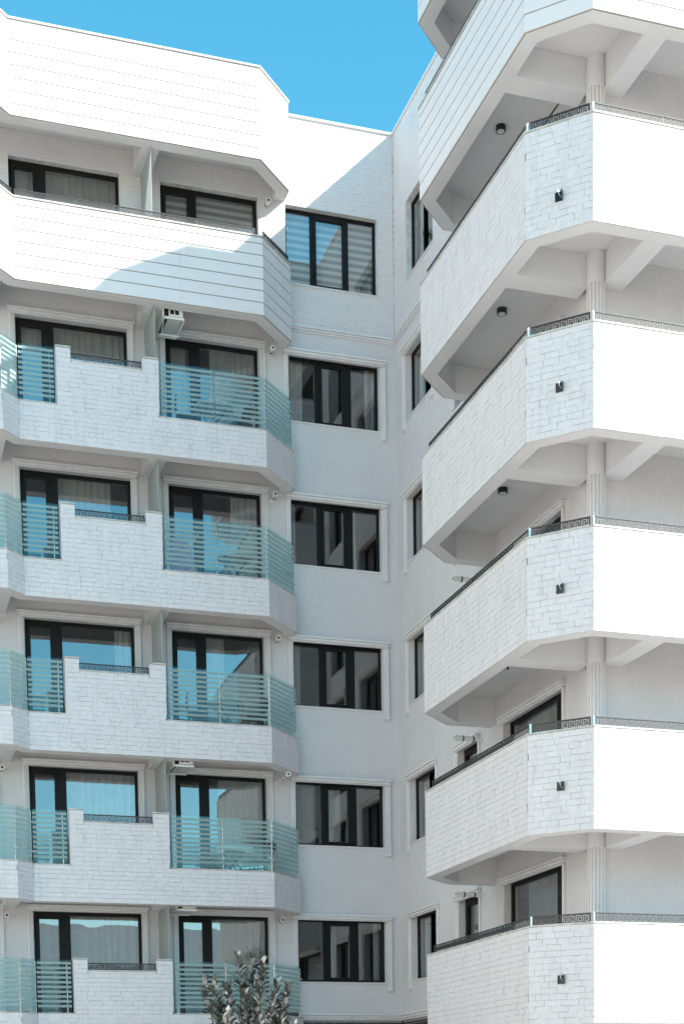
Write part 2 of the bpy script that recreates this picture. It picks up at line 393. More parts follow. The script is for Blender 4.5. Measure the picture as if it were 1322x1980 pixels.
# thin bricks of the top storey
lay(brick_face((WL, .012), (0, .012), 18.95, ZR-.0, .0705, .25, .007, a_from=5.2, a_to=14.008, holes=[(h[0]-WL, h[1]-WL, h[2], h[3]) for h in OA6], kind='t', zref=18.95), bwA, M['thin_brick'], 't')
lay(brick_face((.012, 0), (.012, -9.48), 18.95, ZR, .0705, .25, .008, a_from=-.009, a_to=6.2, holes=[(-h[1], -h[0], h[2], h[3]) for h in OB6], kind='t', zref=18.95), bwB, M['thin_brick'], 't')
# reveals of the brick storey openings
rv = MB()
for h in OA6[:3]:
    e = .002
    rv.box(h[0]-.02, h[0]-e, -.004, .268, h[2], h[3]); rv.box(h[1]+e, h[1]+.02, -.004, .268, h[2], h[3]); rv.box(h[0]-.02, h[1]+.02, -.006, .268, h[3]+e, h[3]+.02)
h = OB6[0]; rv.box(-.004, .268, h[0]-.02, h[0]-.002, h[2], h[3]); rv.box(-.004, .268, h[1]+.002, h[1]+.02, h[2], h[3]); rv.box(-.006, .268, h[0]-.02, h[1]+.02, h[3]+.002, h[3]+.02)
rv.build('window_reveal', M['trim'], B)
# roof edge coping and string courses
def course(name, z0, steps, m, x_to=0, lo=-2.46):
    b = MB()
    for (d, a, c) in steps:      # projection, z from, z to
        b.strip([(lo, -d), (-d, -d), (-d, -9.3)], [(lo, .0), (.0, .0), (.0, -9.3)], z0+a, z0+c)
    return bevel(b.build(name, m, B), .008)
course('cornice', 18.80, [(.03, 0, .035), (.055, .037, .075), (.085, .077, .115), (.06, .117, .135)], M['trim'])
course('cornice', 4.09, [(.03, 0, .045), (.055, .047, .10), (.085, .102, .15), (.06, .152, .17)], M['trim'])
bevel(MB().strip([(-2.44, -.035), (-.035, -.035), (-.035, -9.3)], [(-2.44, .27), (.27, .27), (.27, -9.3)], ZR, ZR+.05).build('roof_coping', M['board'], B), .008)

# ---- windows -------------------------------------------------------------
def frame_rect(b, axis, pos, a0, a1, z0, z1, w, d, wt=None):
    wt = wt or w
    def bx(p0, p1, q0, q1):
        if axis == 'y': b.box(p0, p1, pos-d, pos, q0, q1)
        else: b.box(pos-d, pos, p0, p1, q0, q1)
    bx(a0, a0+w, z0, z1); bx(a1-w, a1, z0, z1); bx(a0+w, a1-w, z0, z0+w); bx(a0+w, a1-w, z1-wt, z1)
def pane(axis, pos, a0, a1, z0, z1, parent):
    b = MB()
    if axis == 'y': b.add([(a0, pos, z0), (a1, pos, z0), (a1, pos, z1), (a0, pos, z1)], [(0, 1, 2, 3)])
    else: b.add([(pos, a1, z0), (pos, a0, z0), (pos, a0, z1), (pos, a1, z1)], [(0, 1, 2, 3)])
    return b.build('pane', M['pane'], parent)
def curtain(axis, pos, a0, a1, z0, z1, parent, kind='curtain', seed=0, depth=.025):
    r = random.Random(seed); b = MB(); n = max(2, int((a1-a0)/.025)) if kind == 'curtain' else 1; v = []
    ph = r.uniform(0, 6)
    for i in range(n+1):
        a = a0+(a1-a0)*i/n; o = depth*(math.sin(a*38+ph+1.6*math.sin(a*7+ph))+.5*math.sin(a*83+ph)) if kind == 'curtain' else 0
        for z in (z0, z1): v.append((a, pos+o, z) if axis == 'y' else (pos+o, a, z))
    b.add(v, [(2*i, 2*i+2, 2*i+3, 2*i+1) for i in range(n)])
    return b.build('curtain' if kind == 'curtain' else 'roller_blind', M['curtain'] if kind == 'curtain' else M['zebra'], parent, smooth=(kind == 'curtain'))
def window3(axis, pos, a0, a1, z0, z1, m0, m1, seed, cover):
    """three-light window: fixed, opening sash, fixed. m0/m1 mullion spans"""
    b = MB(); frame_rect(b, axis, pos, a0, a1, z0, z1, .055, .07)
    for m in (m0, m1):
        if axis == 'y': b.box(m[0], m[1], pos-.069, pos-.002, z0+.055, z1-.055)
        else: b.box(pos-.069, pos-.002, m[0], m[1], z0+.055, z1-.055)
    w = bevel(b.build('window', M['frame'], B), .004)
    if axis == 'y':
        s = MB(); frame_rect(s, axis, pos-.012, m0[1], m1[0], z0+.056, z1-.056, .055, .075, .085); bevel(s.build('sash', M['frame'], w), .004)
        pane(axis, pos-.04, a0+.055, m0[0], z0+.055, z1-.055, w); pane(axis, pos-.045, m0[1]+.05, m1[0]-.05, z0+.1, z1-.13, w); pane(axis, pos-.04, m1[1], a1-.055, z0+.055, z1-.055, w)
    else:
        pane(axis, pos-.04, a0+.055, m0[0], z0+.055, z1-.055, w); pane(axis, pos-.045, m0[1], a1-.055, z0+.055, z1-.055, w)
    for (c0, c1, kind, zlow) in cover: curtain(axis, pos+.10, c0, c1, zlow if zlow else z0, z1, w, kind, seed+int(c0*10))
    return w
def trim_set(axis, o0, o1, zt, zb, hand=1, parent=None, feet=False):
    """moulded surround: head cornice in two steps, jambs in two steps"""
    b = MB()
    def bx(p0, p1, d, q0, q1):
        if axis == 'y': b.box(p0, p1, -d, .0, q0, q1)
        else: b.box(-d, .0, p0, p1, q0, q1)
    bx(o0-.02, o1+.02, .115, zt-.045, zt); bx(o0, o1, .085, zt-.10, zt-.047); bx(o0+.02, o1-.02, .06, zt-.13, zt-.102)
    for a, c in ((o0, 1), (o1, -1)):
        for k, (w0, w1, d) in enumerate(((0.0, .05, .055), (.052, .085, .04), (.087, .115, .028))):
            bx(min(a+c*w0, a+c*w1), max(a+c*w0, a+c*w1), d, zb, zt-.132)
        if feet: bx(min(a, a+c*.12)-.008, max(a, a+c*.12)+.008, .075, zb-.07, zb-.002); bx(min(a, a+c*.12)+.01, max(a, a+c*.12)-.01, .05, zb-.10, zb-.072)
    return bevel(b.build('window_trim', M['trim'], parent or B), .006)
for k in range(1, 6):
    z0, z1 = 1.94+3*k, 3.34+3*k
    cov = {5: [(-2.4, -2.05, 'curtain', 0), (-.62, -.4, 'curtain', 0)], 4: [(-2.4, -2.25, 'curtain', 0), (-1.0, -.85, 'curtain', 0)], 3: [(-2.4, -2.2, 'curtain', 0)], 2: [(-2.4, -1.9, 'curtain', 0), (-1.65, -1.3, 'curtain', 0)], 1: [(-1.6, -1.45, 'curtain', 0), (-.6, -.4, 'curtain', 0)]}[k]
    w = window3('y', .20, -2.43, -.363, z0, z1, (-1.81, -1.70), (-1.13, -.98), k, cov)
    trim_set('y', -2.56, -.235, LB(0)+3.04+3*k-.0, z0-.12, parent=w, feet=True)
    MB().box(-2.44, -.35, -.03, .13, z0-.025, z0-.001).build('sill', M['trim'], w)
    wb = window3('x', .20, -2.25, -.69, z0, z1, (-1.66, -1.52), (-1.66, -1.52), 20+k, [(-2.2, -.75, 'curtain', 0)])
    trim_set('x', -2.365, -.575, LB(0)+3.04+3*k, z0-.12, parent=wb, feet=True)
    MB().box(-.03, .13, -2.26, -.68, z0-.025, z0-.001).build('sill', M['trim'], wb)
w = window3('y', .20, -2.45, -.377, 19.79, 21.38, (-1.865, -1.785), (-1.08, -1.00), 31, [(-2.42, -.40, 'blind', 0)])
MB().box(-2.46, -.36, -.025, .15, 19.765, 19.789).build('sill', M['trim'], w)
w = window3('x', .20, -2.35, -.78, 19.79, 21.38, (-1.62, -1.50), (-1.62, -1.50), 32, [(-2.3, -.9, 'curtain', 0)])
MB().box(-.025, .15, -2.36, -.77, 19.765, 19.789).build('sill', M['trim'], w)
def balcony_door(axis, pos, a0, a1, z0, z1, m, seed, cover, leaf='low'):
    """glazed door leaf beside one large fixed light; m mullion span"""
    b = MB(); frame_rect(b, axis, pos, a0, a1, z0, z1, .06, .07, .075)
    if axis == 'y': b.box(m[0], m[1], pos-.069, pos-.002, z0+.06, z1-.075)
    else: b.box(pos-.069, pos-.002, m[0], m[1], z0+.06, z1-.075)
    w = bevel(b.build('balcony_door', M['frame'], B), .004)
    l0, l1, f0, f1 = (a0+.06, m[0], m[1], a1-.06) if leaf == 'low' else (m[1], a1-.06, a0+.06, m[0])
    s = MB(); frame_rect(s, axis, pos-.012, l0, l1, z0+.061, z1-.076, .075, .08); s = bevel(s.build('door_leaf', M['frame'], w), .004)
    pane(axis, pos-.045, l0+.07, l1-.07, z0+.13, z1-.14, w); pane(axis, pos-.04, f0, f1, z0+.06, z1-.075, w)
    for (c0, c1, kind, zlow) in cover: curtain(axis, pos+.12, c0, c1, zlow if zlow else z0, z1, w, kind, seed+int(c0*10))
    return w
for k in range(1, 6):
    z0, z1 = LB(k)+.62, LB(k)+2.97
    covL = {5: [(-8.2, -5.92, 'curtain', 0)], 4: [(-7.4, -6.3, 'curtain', 0)], 3: [(-6.3, -5.92, 'curtain', 0)], 2: [(-7.5, -5.92, 'curtain', 0)], 1: [(-8.2, -5.92, 'curtain', 0)]}[k]
    d = balcony_door('y', .20, -8.22, -5.91, z0, z1, (-7.60, -7.43), 40+k, covL); trim_set('y', -8.36, -5.80, LB(k)+3.09, z0, parent=d)
    covR = {5: [(-5.1, -4.6, 'curtain', 0), (-4.1, -3.1, 'curtain', 0)], 4: [(-3.7, -3.1, 'curtain', 0)], 3: [(-4.3, -3.9, 'curtain', 0)], 2: [(-4.1, -3.1, 'curtain', 0)], 1: [(-5.1, -3.1, 'curtain', 0)]}[k]
    d = balcony_door('y', .20, -5.12, -3.09, z0, z1, (-4.49, -4.35), 60+k, covR); trim_set('y', -5.24, -2.96, LB(k)+3.08, z0, parent=d)
    d = balcony_door('y', .20, -11.6, -8.98, z0, z1, (-11.0, -10.85), 70+k, []); trim_set('y', -11.72, -8.84, LB(k)+3.08, z0, parent=d)
    # wing on the right
    d = balcony_door('x', .20, -4.55, -3.49, z0, 3.34+3*k, (-3.57, -3.56), 80+k, [(-4.5, -3.5, 'curtain', 0)]); trim_set('x', -4.66, -3.375, LB(0)+3.04+3*k, z0, parent=d)
    d = balcony_door('x', .20, -8.30, -5.78, z0, 3.34+3*k, (-7.93, -7.80), 90+k, [(-7.8, -6.2, 'curtain', 0)]); trim_set('x', -8.415, -5.665, LB(0)+3.04+3*k, z0, parent=d)
d = balcony_door('y', .20, -8.26, -6.0, LB(6)+.62, 21.42, (-7.68, -7.50), 47, [(-8.2, -6.05, 'curtain', 0)])
d = balcony_door('y', .20, -5.15, -3.05, LB(6)+.62, 21.42, (-4.48, -4.36), 67, [(-5.1, -3.1, 'blind', 0)])
d = balcony_door('y', .20, -11.6, -8.98, LB(6)+.62, 21.42, (-11.0, -10.85), 77, [])

# ---- balconies -----------------------------------------------------------
OUT_L = [(-14.0, 0), (-14.0, -1.6), (-8.69, -1.6), (-8.335, -1.253), (-3.306, -1.253), (-2.462, -.385), (-2.462, 0)]
OUT_R = [(0, -5.155), (-.90, -5.155), (-1.642, -5.905), (-1.642, -10.419), (-.877, -11.193), (7.6, -11.193), (7.6, -9.48)]
def clean_left(P): return P
def shell(name, P, z0, ztop, pt, ceil_poly, label=None, skin=.014, beams=None, m=None, par_segs=None):
    """concrete balcony: edge beam, ceiling slab with recess, parapet core"""
    core = offset(P, skin); b = MB()
    b.strip(core, offset(P, .27), z0, z0+.50)
    b.slab(ceil_poly(offset(P, .02)), z0+.501, z0+.62)
    if ztop > z0+.62: b.strip(core, offset(P, .17), z0+.621, ztop)
    for q in (beams or []): b.box(*q)
    o = b.build(name, m or M['soffit'], B, label); return o
ceilL = lambda Q: Q[:-1]+[(Q[-1][0], .0)]
def face_list(P): return list(zip(P, P[1:]))

def beams_L(z): return [(-5.715, -5.36, -.984, -.001, z+.001, z+.499), (-8.86, -8.60, -1.32, -.001, z+.001, z+.499), (-2.95, -2.733, -.45, -.001, z+.001, z+.499)][:2]
RAILH = .145
for k in range(1, 6):
    z = LB(k)
    o = shell('balcony', OUT_L, z, z+.735, .15, ceilL, beams=beams_L(z))
    # raised block with notch
    x0, x1, n0, n1 = -7.585, -5.53, -7.30, -5.865; yb = -1.253
    blk = MB(); f = yb+.014; bk = yb+.19
    blk.box(x0+.014, x1-.014, f, bk, z+.736, z+1.61); blk.box(x0+.014, n0-.01, f, bk, z+1.611, z+1.85); blk.box(n1+.01, x1-.014, f, bk, z+1.611, z+1.85)
    blk.build('parapet_block', M['soffit'], o)
    cp = MB(); cp.box(x0-.012, n0+.008, yb-.016, bk+.02, z+1.851, z+1.878); cp.box(n1-.008, x1+.012, yb-.016, bk+.02, z+1.851, z+1.878); cp.box(n0-.008, n1+.008, yb-.02, bk+.02, z+1.611, z+1.635)
    A, Bn = offset(OUT_L, -.018), offset(OUT_L, .19)
    # low coping left and right of the block
    cp.strip([A[2], A[3], (x0-.012, A[3][1])], [Bn[2], Bn[3], (x0-.012, Bn[3][1])], z+.736, z+.758); cp.strip([(x1+.012, A[4][1]), A[4], A[5], A[6]], [(x1+.012, Bn[4][1]), Bn[4], Bn[5], Bn[6]], z+.736, z+.758)
    cp.strip([A[1], A[2]], [Bn[1], Bn[2]], z+.736, z+.758)
    bevel(cp.build('coping', M['coping'], o), .004)
    # stones
    br = []; H = .0919; fl = face_list(OUT_L); rr = dict(h=H, L=.26, gap=.0026, zref=z)
    for (p, q) in fl[1:6]:
        u, T = seg(p, q); af = max(0, T-.9) if p[0] < -13 else 0
        br += brick_face(p, q, z, z+.735, a_from=af, phase=p[0], **rr)
    u, T = seg(*fl[3]); ox = OUT_L[3][0]
    br += brick_face(*fl[3], z+.735, z+1.85, a_from=x0-ox, a_to=x1-ox, holes=[(n0-ox, n1-ox, z+1.61, z+3)], phase=OUT_L[3][0], **rr)
    lay(br, o, M['paint'])
    for q in ((x0, x0+.0135, z+.76), (x1-.0135, x1, z+.76), (n0-.0099, n0, z+1.636), (n1, n1+.0099, z+1.636)): MB().box(q[0], q[1], f, bk, q[2], z+1.85).build('plaster_edge', M['paint'], o)
    meander((n0+.01, yb+.05), (n1-.01, yb+.05), z+1.637, o, n=1)
    # glass balustrade
    G = offset(OUT_L, .045); zb, zt = z+.785, z+1.835
    runs = [((x1+.05, G[4][1]), (-4.40, G[4][1])), ((-4.365, G[4][1]), (G[4][0]-.02, G[4][1])), ((G[4][0]+.02, G[4][1]+.02), (G[5][0]-.005, G[5][1]-.02)),
            ((G[3][0]+.03, G[3][1]), (x0-.05, G[3][1])), ((G[2][0]+.02, G[2][1]+.015), (G[3][0]-.015, G[3][1]-.02)), ((-10.1, G[2][1]), (G[2][0]-.015, G[2][1]))]
    for p, q in runs:
        u, T = seg(p, q); MB().obox(p, u, 0, T, -.005, .005, zb, zt).build('glass_panel', M['rail_glass'], o)
    posts = [(x1+.12, 0), (-4.382, 0), (G[4][0], 0), (x0-.13, 0)]
    pts = [((x, G[4][1]+.03)) for x, _ in posts]+[(G[5][0]-.01, G[5][1]+.02), (G[2][0], G[2][1]+.03), (G[3][0], G[3][1]+.03)]
    for (x, y) in pts:
        b = MB(); b.tube((x, y, z+.758), (x, y, z+1.80), .011, 8)
        for zz in (z+1.0, z+1.58):
            b.tube((x-.05, y-.022, zz), (x+.05, y-.022, zz), .012, 6); b.tube((x, y, zz), (x, y-.025, zz), .01, 6)
        b.build('post', M['chrome'], o, smooth=False)
    MB().box(-5.556, -5.544, -1.085, -.002, z+.62, z+2.999).build('partition', M['frosted'], o)
# top balcony of the left wing: white boards instead of stone
def boards(P, joints, parent, m, t=.012, faces=None):
    Q = offset(P, 0)
    for z0, z1 in zip(joints, joints[1:]):
        Bc = offset(P, t)
        for i in range(len(P)-1):
            (u, T), a0, a1, c0, c1 = seg(P[i], P[i+1]), P[i], P[i+1], Bc[i], Bc[i+1]
            if T > 4:            # long runs are laid in two lengths with a hairline butt joint
                k = .655 if P is OUT_L else .5
                g = .002/T; mixp = lambda p, q, f: (p[0]+(q[0]-p[0])*f, p[1]+(q[1]-p[1])*f)
                MB().strip([a0, mixp(a0, a1, k-g)], [c0, mixp(c0, c1, k-g)], z0+.0105, z1-.0105).build('board', m, parent)
                MB().strip([mixp(a0, a1, k+g), a1], [mixp(c0, c1, k+g), c1], z0+.0105, z1-.0105).build('board', m, parent)
            else: MB().strip([a0, a1], [c0, c1], z0+.0105, z1-.0105).build('board', m, parent)
def banded(name, P, z0, z1, cap, joints, beams, ceil, capd=.03):
    core = offset(P, .0285); b = MB()
    b.strip(core, offset(P, .27), z0+.0, z0+.50); b.slab(ceil(offset(P, .03)), z0+.501, z0+.62); b.strip(core, offset(P, .17), z0+.621, z1-.03)
    for q in beams: b.box(*q)
    o = b.build(name, M['soffit'], B)
    MB().strip(offset(P, -.004 if capd < .02 else -capd), offset(P, .19), z1-.029, z1).build('coping', cap, o)
    MB().strip(offset(P, .0125), offset(P, .0283), joints[0], joints[-1]).build('joint_backing', M['board_joint'], o)
    boards(P, joints, o, M['board']); return o
J6 = [18.392, 18.645, 18.878, 19.108, 19.339, 19.571, 19.796, 19.925]
o6 = banded('balcony', OUT_L, LB(6), 19.955, M['coping'], J6, beams_L(LB(6)), ceilL, .02)
MB().box(-5.556, -5.544, -1.085, -.002, LB(6)+.62, 21.42).build('partition', M['frosted'], o6)
G6 = offset(OUT_L, .05); meander((G6[3][0]+.05, G6[3][1]), (-3.44, G6[3][1]), 19.957, o6, n=4)
meander((G6[4][0]+.05, G6[4][1]+.05), (G6[5][0], G6[5][1]-.02), 19.957, o6, n=1); meander((-12.6, G6[2][1]), (G6[2][0]-.02, G6[2][1]), 19.957, o6, n=4); meander((G6[2][0], G6[2][1]), (G6[3][0], G6[3][1]), 19.957, o6, n=1)
Z7 = 21.43
J7 = [Z7+.007, 21.655, 21.895, 22.138, 22.371, 22.600, 22.830, 23.20]
o7 = banded('roof_band', OUT_L, Z7, 23.235, M['board'], J7, [(-5.715, -5.36, -.984, -.001, Z7+.001, Z7+.499)], ceilL, .03)

# right wing balconies
ceilR = lambda Q: [(0, Q[0][1])]+Q[1:-1]+[(Q[-1][0], -9.481), (-.001, -9.481)]
def beams_R(z): return [(-1.372, -.10, -9.48, -9.08, z+.001, z+.499), (.12, .50, -10.922, -9.482, z+.001, z+.499)]
for j in range(1, 6):
    z = RBZ(j); dx = {1: 0, 2: .0, 3: .0, 4: 0, 5: 0}[j]
    zt = z+1.577
    o = shell('balcony', OUT_R, z, zt-.03, .15, ceilR, beams=beams_R(z))
    bevel(MB().strip(offset(OUT_R, -.02), offset(OUT_R, .19), zt-.029, zt).build('coping', M['coping'], o), .004)
    br = []
    for i, (p, q) in enumerate(face_list(OUT_R)[1:5]):
        if i == 3: br += brick_face(p, q, z, zt-.03, .0967, .26, .0026, a_to=3.0, phase=i, zref=z)
        else: br += brick_face(p, q, z, zt-.03, .0967, .26, .0026, phase=i, zref=z)
    lay(br, o, M['paint'])
    MB().strip([(0, -5.155), (-.905, -5.155)], [(0, -5.139), (-.905, -5.139)], z, zt-.03)
    MB().obox((3.0-.877, -11.193), (1, 0), 0, 5.4, -.014, 0, z, zt-.03).build('plaster_edge', M['paint'], o)
    G = offset(OUT_R, .055)
    meander((G[2][0], G[2][1]-.18), (G[3][0], G[3][1]+.03), zt+.001, o, n=4); meander((G[3][0]+.03, G[3][1]-.03), (G[4][0]-.03, G[4][1]+.03), zt+.001, o, n=1); meander((G[4][0]+.04, G[4][1]), (G[4][0]+7.0, G[4][1]), zt+.001, o, n=6)
    for (x, y) in (G[3], G[4]): MB().box(x-.012, x+.012, y-.012, y+.012, zt, zt+.150).build('post', M['chrome'], o)
z = RBZ(6); J6R = [z+.007]+[v for v in J6[1:-1]]+[19.945]
o = banded('balcony', OUT_R, z, 19.975, M['coping'], J6R, beams_R(z), ceilR, .02)
G = offset(OUT_R, .055)
meander((G[2][0], G[2][1]-.18), (G[3][0], G[3][1]+.03), 19.976, o, n=4); meander((G[3][0]+.03, G[3][1]-.03), (G[4][0]-.03, G[4][1]+.03), 19.976, o, n=1); meander((G[4][0]+.04, G[4][1]), (G[4][0]+7.0, G[4][1]), 19.976, o, n=6)
o = banded('roof_band', OUT_R, RBZ(7)+.02, 23.25, M['board'], [RBZ(7)+.027]+J7[1:], beams_R(RBZ(7)+.02), ceilR, .03)

# fluted columns at the wing's corner
def fluted(z0, z1, parent):
    N = 16; prof = []
    for i in range(N):
        for f, r in ((0, .156), (.34, .156), (.42, .134), (.67, .126), (.92, .134)):
            a = 2*math.pi*(i+f)/N; prof.append((.017+r*math.cos(a), -9.53+r*math.sin(a)))
    b = MB().slab(prof, z0, z1); b.tube((.017, -9.53, z1), (.017, -9.53, z1+.51), .154, 32); b.build('column', M['soffit'], parent)
for j in range(0, 7): fluted(max(.4, RBZ(j)+.62), RBZ(j+1)-.002, B)

# unseen block added on the left to throw sunlight back onto the right wing
nb = thing('added_building', (-26, -30, .4), 'cream plastered block added outside the picture on the left to throw light back', 'building')
ng = MB(); ng.box(-8, 0, -28, 26, 0, 25); ng.build('wall', M['cream'], nb)
for fl in range(7):
    wb_ = MB()
    for q in range(9): wb_.box(.0, .03, -24+q*5.2, -22.2+q*5.2, 1.2+fl*3, 2.7+fl*3)
    wb_.build('window_row', M['frame'], nb, kind='stuff')

nb = thing('added_building', (-8, -86, .4), 'long pale block added behind the camera to mute the sky reflected in the lower windows', 'building')  # added out of view, covers the bright horizon reflected in the lower panes
ng = MB(); ng.box(-40, 40, -14, 0, 0, 13); ng.build('wall', M['stucco'], nb)
ng = MB(); ng.add([(-41, -15, 13), (41, -15, 13), (41, 1, 13), (-41, 1, 13), (-34, -7, 17), (34, -7, 17)], [(0, 1, 5, 4), (1, 2, 5), (2, 3, 4, 5), (3, 0, 4), (3, 2, 1, 0)]); ng.build('roof', M['coping'], nb)
for fl in range(4):
    wb_ = MB()
    for q in range(14): wb_.box(-37+q*5.4, -35.2+q*5.4, 0, .03, 1.4+fl*3.1, 2.9+fl*3.1)
    wb_.build('window_row', M['curtain'], nb, kind='stuff')

# ================================================================== loose fittings
# wall lamps on the blue-grey chamfers of the right wing
u45 = Vector((OUT_R[4][0]-OUT_R[3][0], OUT_R[4][1]-OUT_R[3][1])).normalized(); n45 = Vector((u45.y, -u45.x))
mid = Vector(OUT_R[3])+u45*.55
def wall_lamp():
    t = thing('wall_lamp', (0, 0, 0), '', 'wall lamp', 'square lamps on the chamfered balcony corners', rz=math.atan2(u45.y, u45.x))
    bevel(MB().box(-.062, .062, -.012, .004, -.068, .068).build('back_plate', M['black'], t), .002)
    b = MB(); N = 10; arc = [(-.0, -.068)]+[(.06-.075*math.cos(math.pi*i/N*.5), .062-.125*math.sin(math.pi*i/N*.5)) for i in range(N+1)]
    pts = [(.06, -.063)]+[(.06-.062*math.sin(math.pi*i/2/N)*1.0, .062-.125*(1-math.cos(math.pi*i/2/N))) for i in range(N, -1, -1)]
    # curved blade standing out of the plate
    A = [(.004+.055*(i/N)**2, .062-.124*i/N) for i in range(N+1)]
    vs, fs = [], []
    for i, (x, zz) in enumerate(A):
        w = .062*math.cos(math.pi/2*i/N)**.6+.004
        vs += [(x, -.012, zz), (x, -.012-w, zz), (x+.006, -.012, zz), (x+.006, -.012-w, zz)]
    for i in range(N):
        a, c = 4*i, 4*i+4; fs += [(a, c, c+1, a+1), (a+2, a+3, c+3, c+2), (a+1, c+1, c+3, a+3)]
    MB().add(vs, fs).build('shade', M['chrome'], t, smooth=True)
    bevel(MB().box(.05, .062, -.07, -.012, -.066, .066).build('side_plate', M['black'], t), .001)
    return t
WLAB = {6: None, 5: 'square black wall lamp on the highest chamfered corner, below the topmost rail', 4: 'square black wall lamp second from the top on the chamfered corners', 3: 'square black wall lamp third from the top, at mid height of the right wing',
        2: 'square black wall lamp second from the bottom on the chamfered corners', 1: 'square black wall lamp nearest the bottom edge on the right wing corner'}
wl = wall_lamp(); first = True
for j in range(5, 0, -1):
    p = mid+n45*.008; loc = (p.x, p.y, RBZ(j)+(.484 if j == 5 else .70))
    if first: wl.location = loc; wl['label'] = WLAB[j]; first = False
    else: copy_tree(wl, loc, WLAB[j])
# round ceiling lamps
def ceiling_lamp():
    t = thing('ceiling_lamp', (0, 0, 0), '', 'ceiling lamp', 'round black lamps under the balcony ceilings')
    MB().tube((0, 0, -.085), (0, 0, 0), .088, 24).build('housing', M['black'], t); MB().tube((0, 0, -.089), (0, 0, -.0855), .066, 24).build('lens', M['lens'], t); return t
cl = ceiling_lamp(); CL = {7: None, 6: 'round black ceiling lamp under the topmost board-clad balcony', 5: 'round black ceiling lamp under the highest stone-faced balcony of the right wing', 4: 'round black ceiling lamp above the half-hidden moulded window', 3: 'round black ceiling lamp cut off by the balcony edge, lowest of the right wing lamps'}
first = True
for j in (6, 5, 4, 3):
    loc = (-.76, -7.52, RBZ(j)+.50)
    if first: cl.location = loc; cl['label'] = CL[j]; first = False
    else: copy_tree(cl, loc, CL[j])
for z, lab in ((Z7, 'dark ceiling lamp peeping out at the left picture edge under the roof band'), (LB(6), 'dark ceiling lamp at the left picture edge under the board-clad balcony')):
    copy_tree(cl, (-8.92+.30, -.62, z+.33), lab)
# boiler flues
def flue(axis, length, z, loc, label, group):
    t = thing('flue_pipe', loc, label, 'flue pipe', group, rz=0 if axis == 'y' else -math.pi/2)
    MB().tube((0, -length, 0), (0, 0, 0), .046, 16).build('pipe', M['pvc'], t, smooth=False)
    MB().tube((0, -.012, 0), (0, .0, 0), .075, 16).build('wall_plate', M['pvc'], t)
    for d in ([.14] if length < .5 else [.14, .36]): MB().tube((0, -length+d-.012, 0), (0, -length+d+.012, 0), .052, 16).build('collar', M['rubber'], t)
    MB().tube((0, -length-.03, 0), (0, -length-.0005, 0), .053, 16).build('end_cap', M['pvc'], t)
    MB().tube((0, -length-.034, 0), (0, -length-.0305, 0), .026, 12).build('outlet', M['rubber'], t)
    return t
gA = 'white flue pipes beside the left wing balcony doors'
FL = {6: ('short white flue pipe on the white brick wall beside the striped blind', .16), 5: ('short white flue pipe under the board-clad balcony beside the top moulded window', .30), 4: ('short white flue pipe above the balcony with the lilac laundry', .30),
      3: ('short white flue pipe above the balcony with the dining table at mid height', .32), 2: ('long white flue pipe with black collars sticking far out', .92), 1: ('short white flue pipe above the shrub, lowest of the column', .30)}
for k, (lab, ln) in FL.items(): flue('y', ln, 0, (-2.862, -.0, (LB(k)+2.86) if k < 6 else 21.30), lab, gA)
for k, lab in ((3, 'white flue pipe at the left picture edge, highest of three'), (2, 'white flue pipe at the left picture edge, middle of three'), (1, 'white flue pipe at the left picture edge, lowest of three')):
    flue('y', .3, 0, (-8.80, 0, LB(k)+2.82), lab, 'white flue pipes at the left picture edge')
for j, lab in ((2, 'horizontal white flue pipe over the narrow window, lowest on the right wing'), (3, 'horizontal white flue pipe over the narrow window, middle one on the right wing'), (4, 'horizontal white flue pipe showing just above the railing, highest on the right wing')):
    t = flue('x', .56, 0, (0, -4.76, RBZ(j)-.12+.0+.0), lab, 'white flue pipes on the right wing wall')
    t.location.z = 6.257+3*(j-2)
# air conditioners
def ac_unit(loc, label, low=True):
    t = thing('air_conditioner', loc, label, 'air conditioner', 'air conditioners hung under the balcony ceilings')
    bevel(MB().box(.10, .40, -.40, .40, 0, .50).build('casing', M['pvc'], t), .012)
    g = MB()
    for i in range(2):
        for jj in range(2): g.box(.13+i*.10, .21+i*.10, -.404, -.4005, .04+jj*.10, .12+jj*.10)
    for i in range(1, 2): g.box(.14, .29, -.404, -.4005, .27, .34); g.box(.14, .29, -.404, -.4005, .36, .42)
    g.build('grille', M['black'], t)
    MB().box(0, .0995, -.395, .395, .01, .49).build('fan_shroud', M['black'], t)
    b = MB(); b.box(-.02, .42, -.41, -.375, -.055, -.015); b.box(-.02, .42, .375, .41, -.055, -.015); b.box(-.03, .0, -.41, .41, -.05, .52)
    if low: b.box(-.03, .40, .0, .03, -.20, -.17); b.tube((.42, -.39, -.05), (.35, .0, -.18), .012, 6); b.tube((.0, -.39, -.05), (.02, .0, -.18), .012, 6)
    b.build('bracket', M['pvc'], t)
    return t
ac_unit((-5.33, -.55, 18.27), 'air conditioner on white brackets hung under the board-clad balcony')
ac_unit((-5.33, -.55, 9.33), 'bracket of an air conditioner just showing under the third balcony from below', False)
ac_unit((-5.33, -.55, 6.36), 'bracket of an air conditioner just showing under the second balcony from below', False)
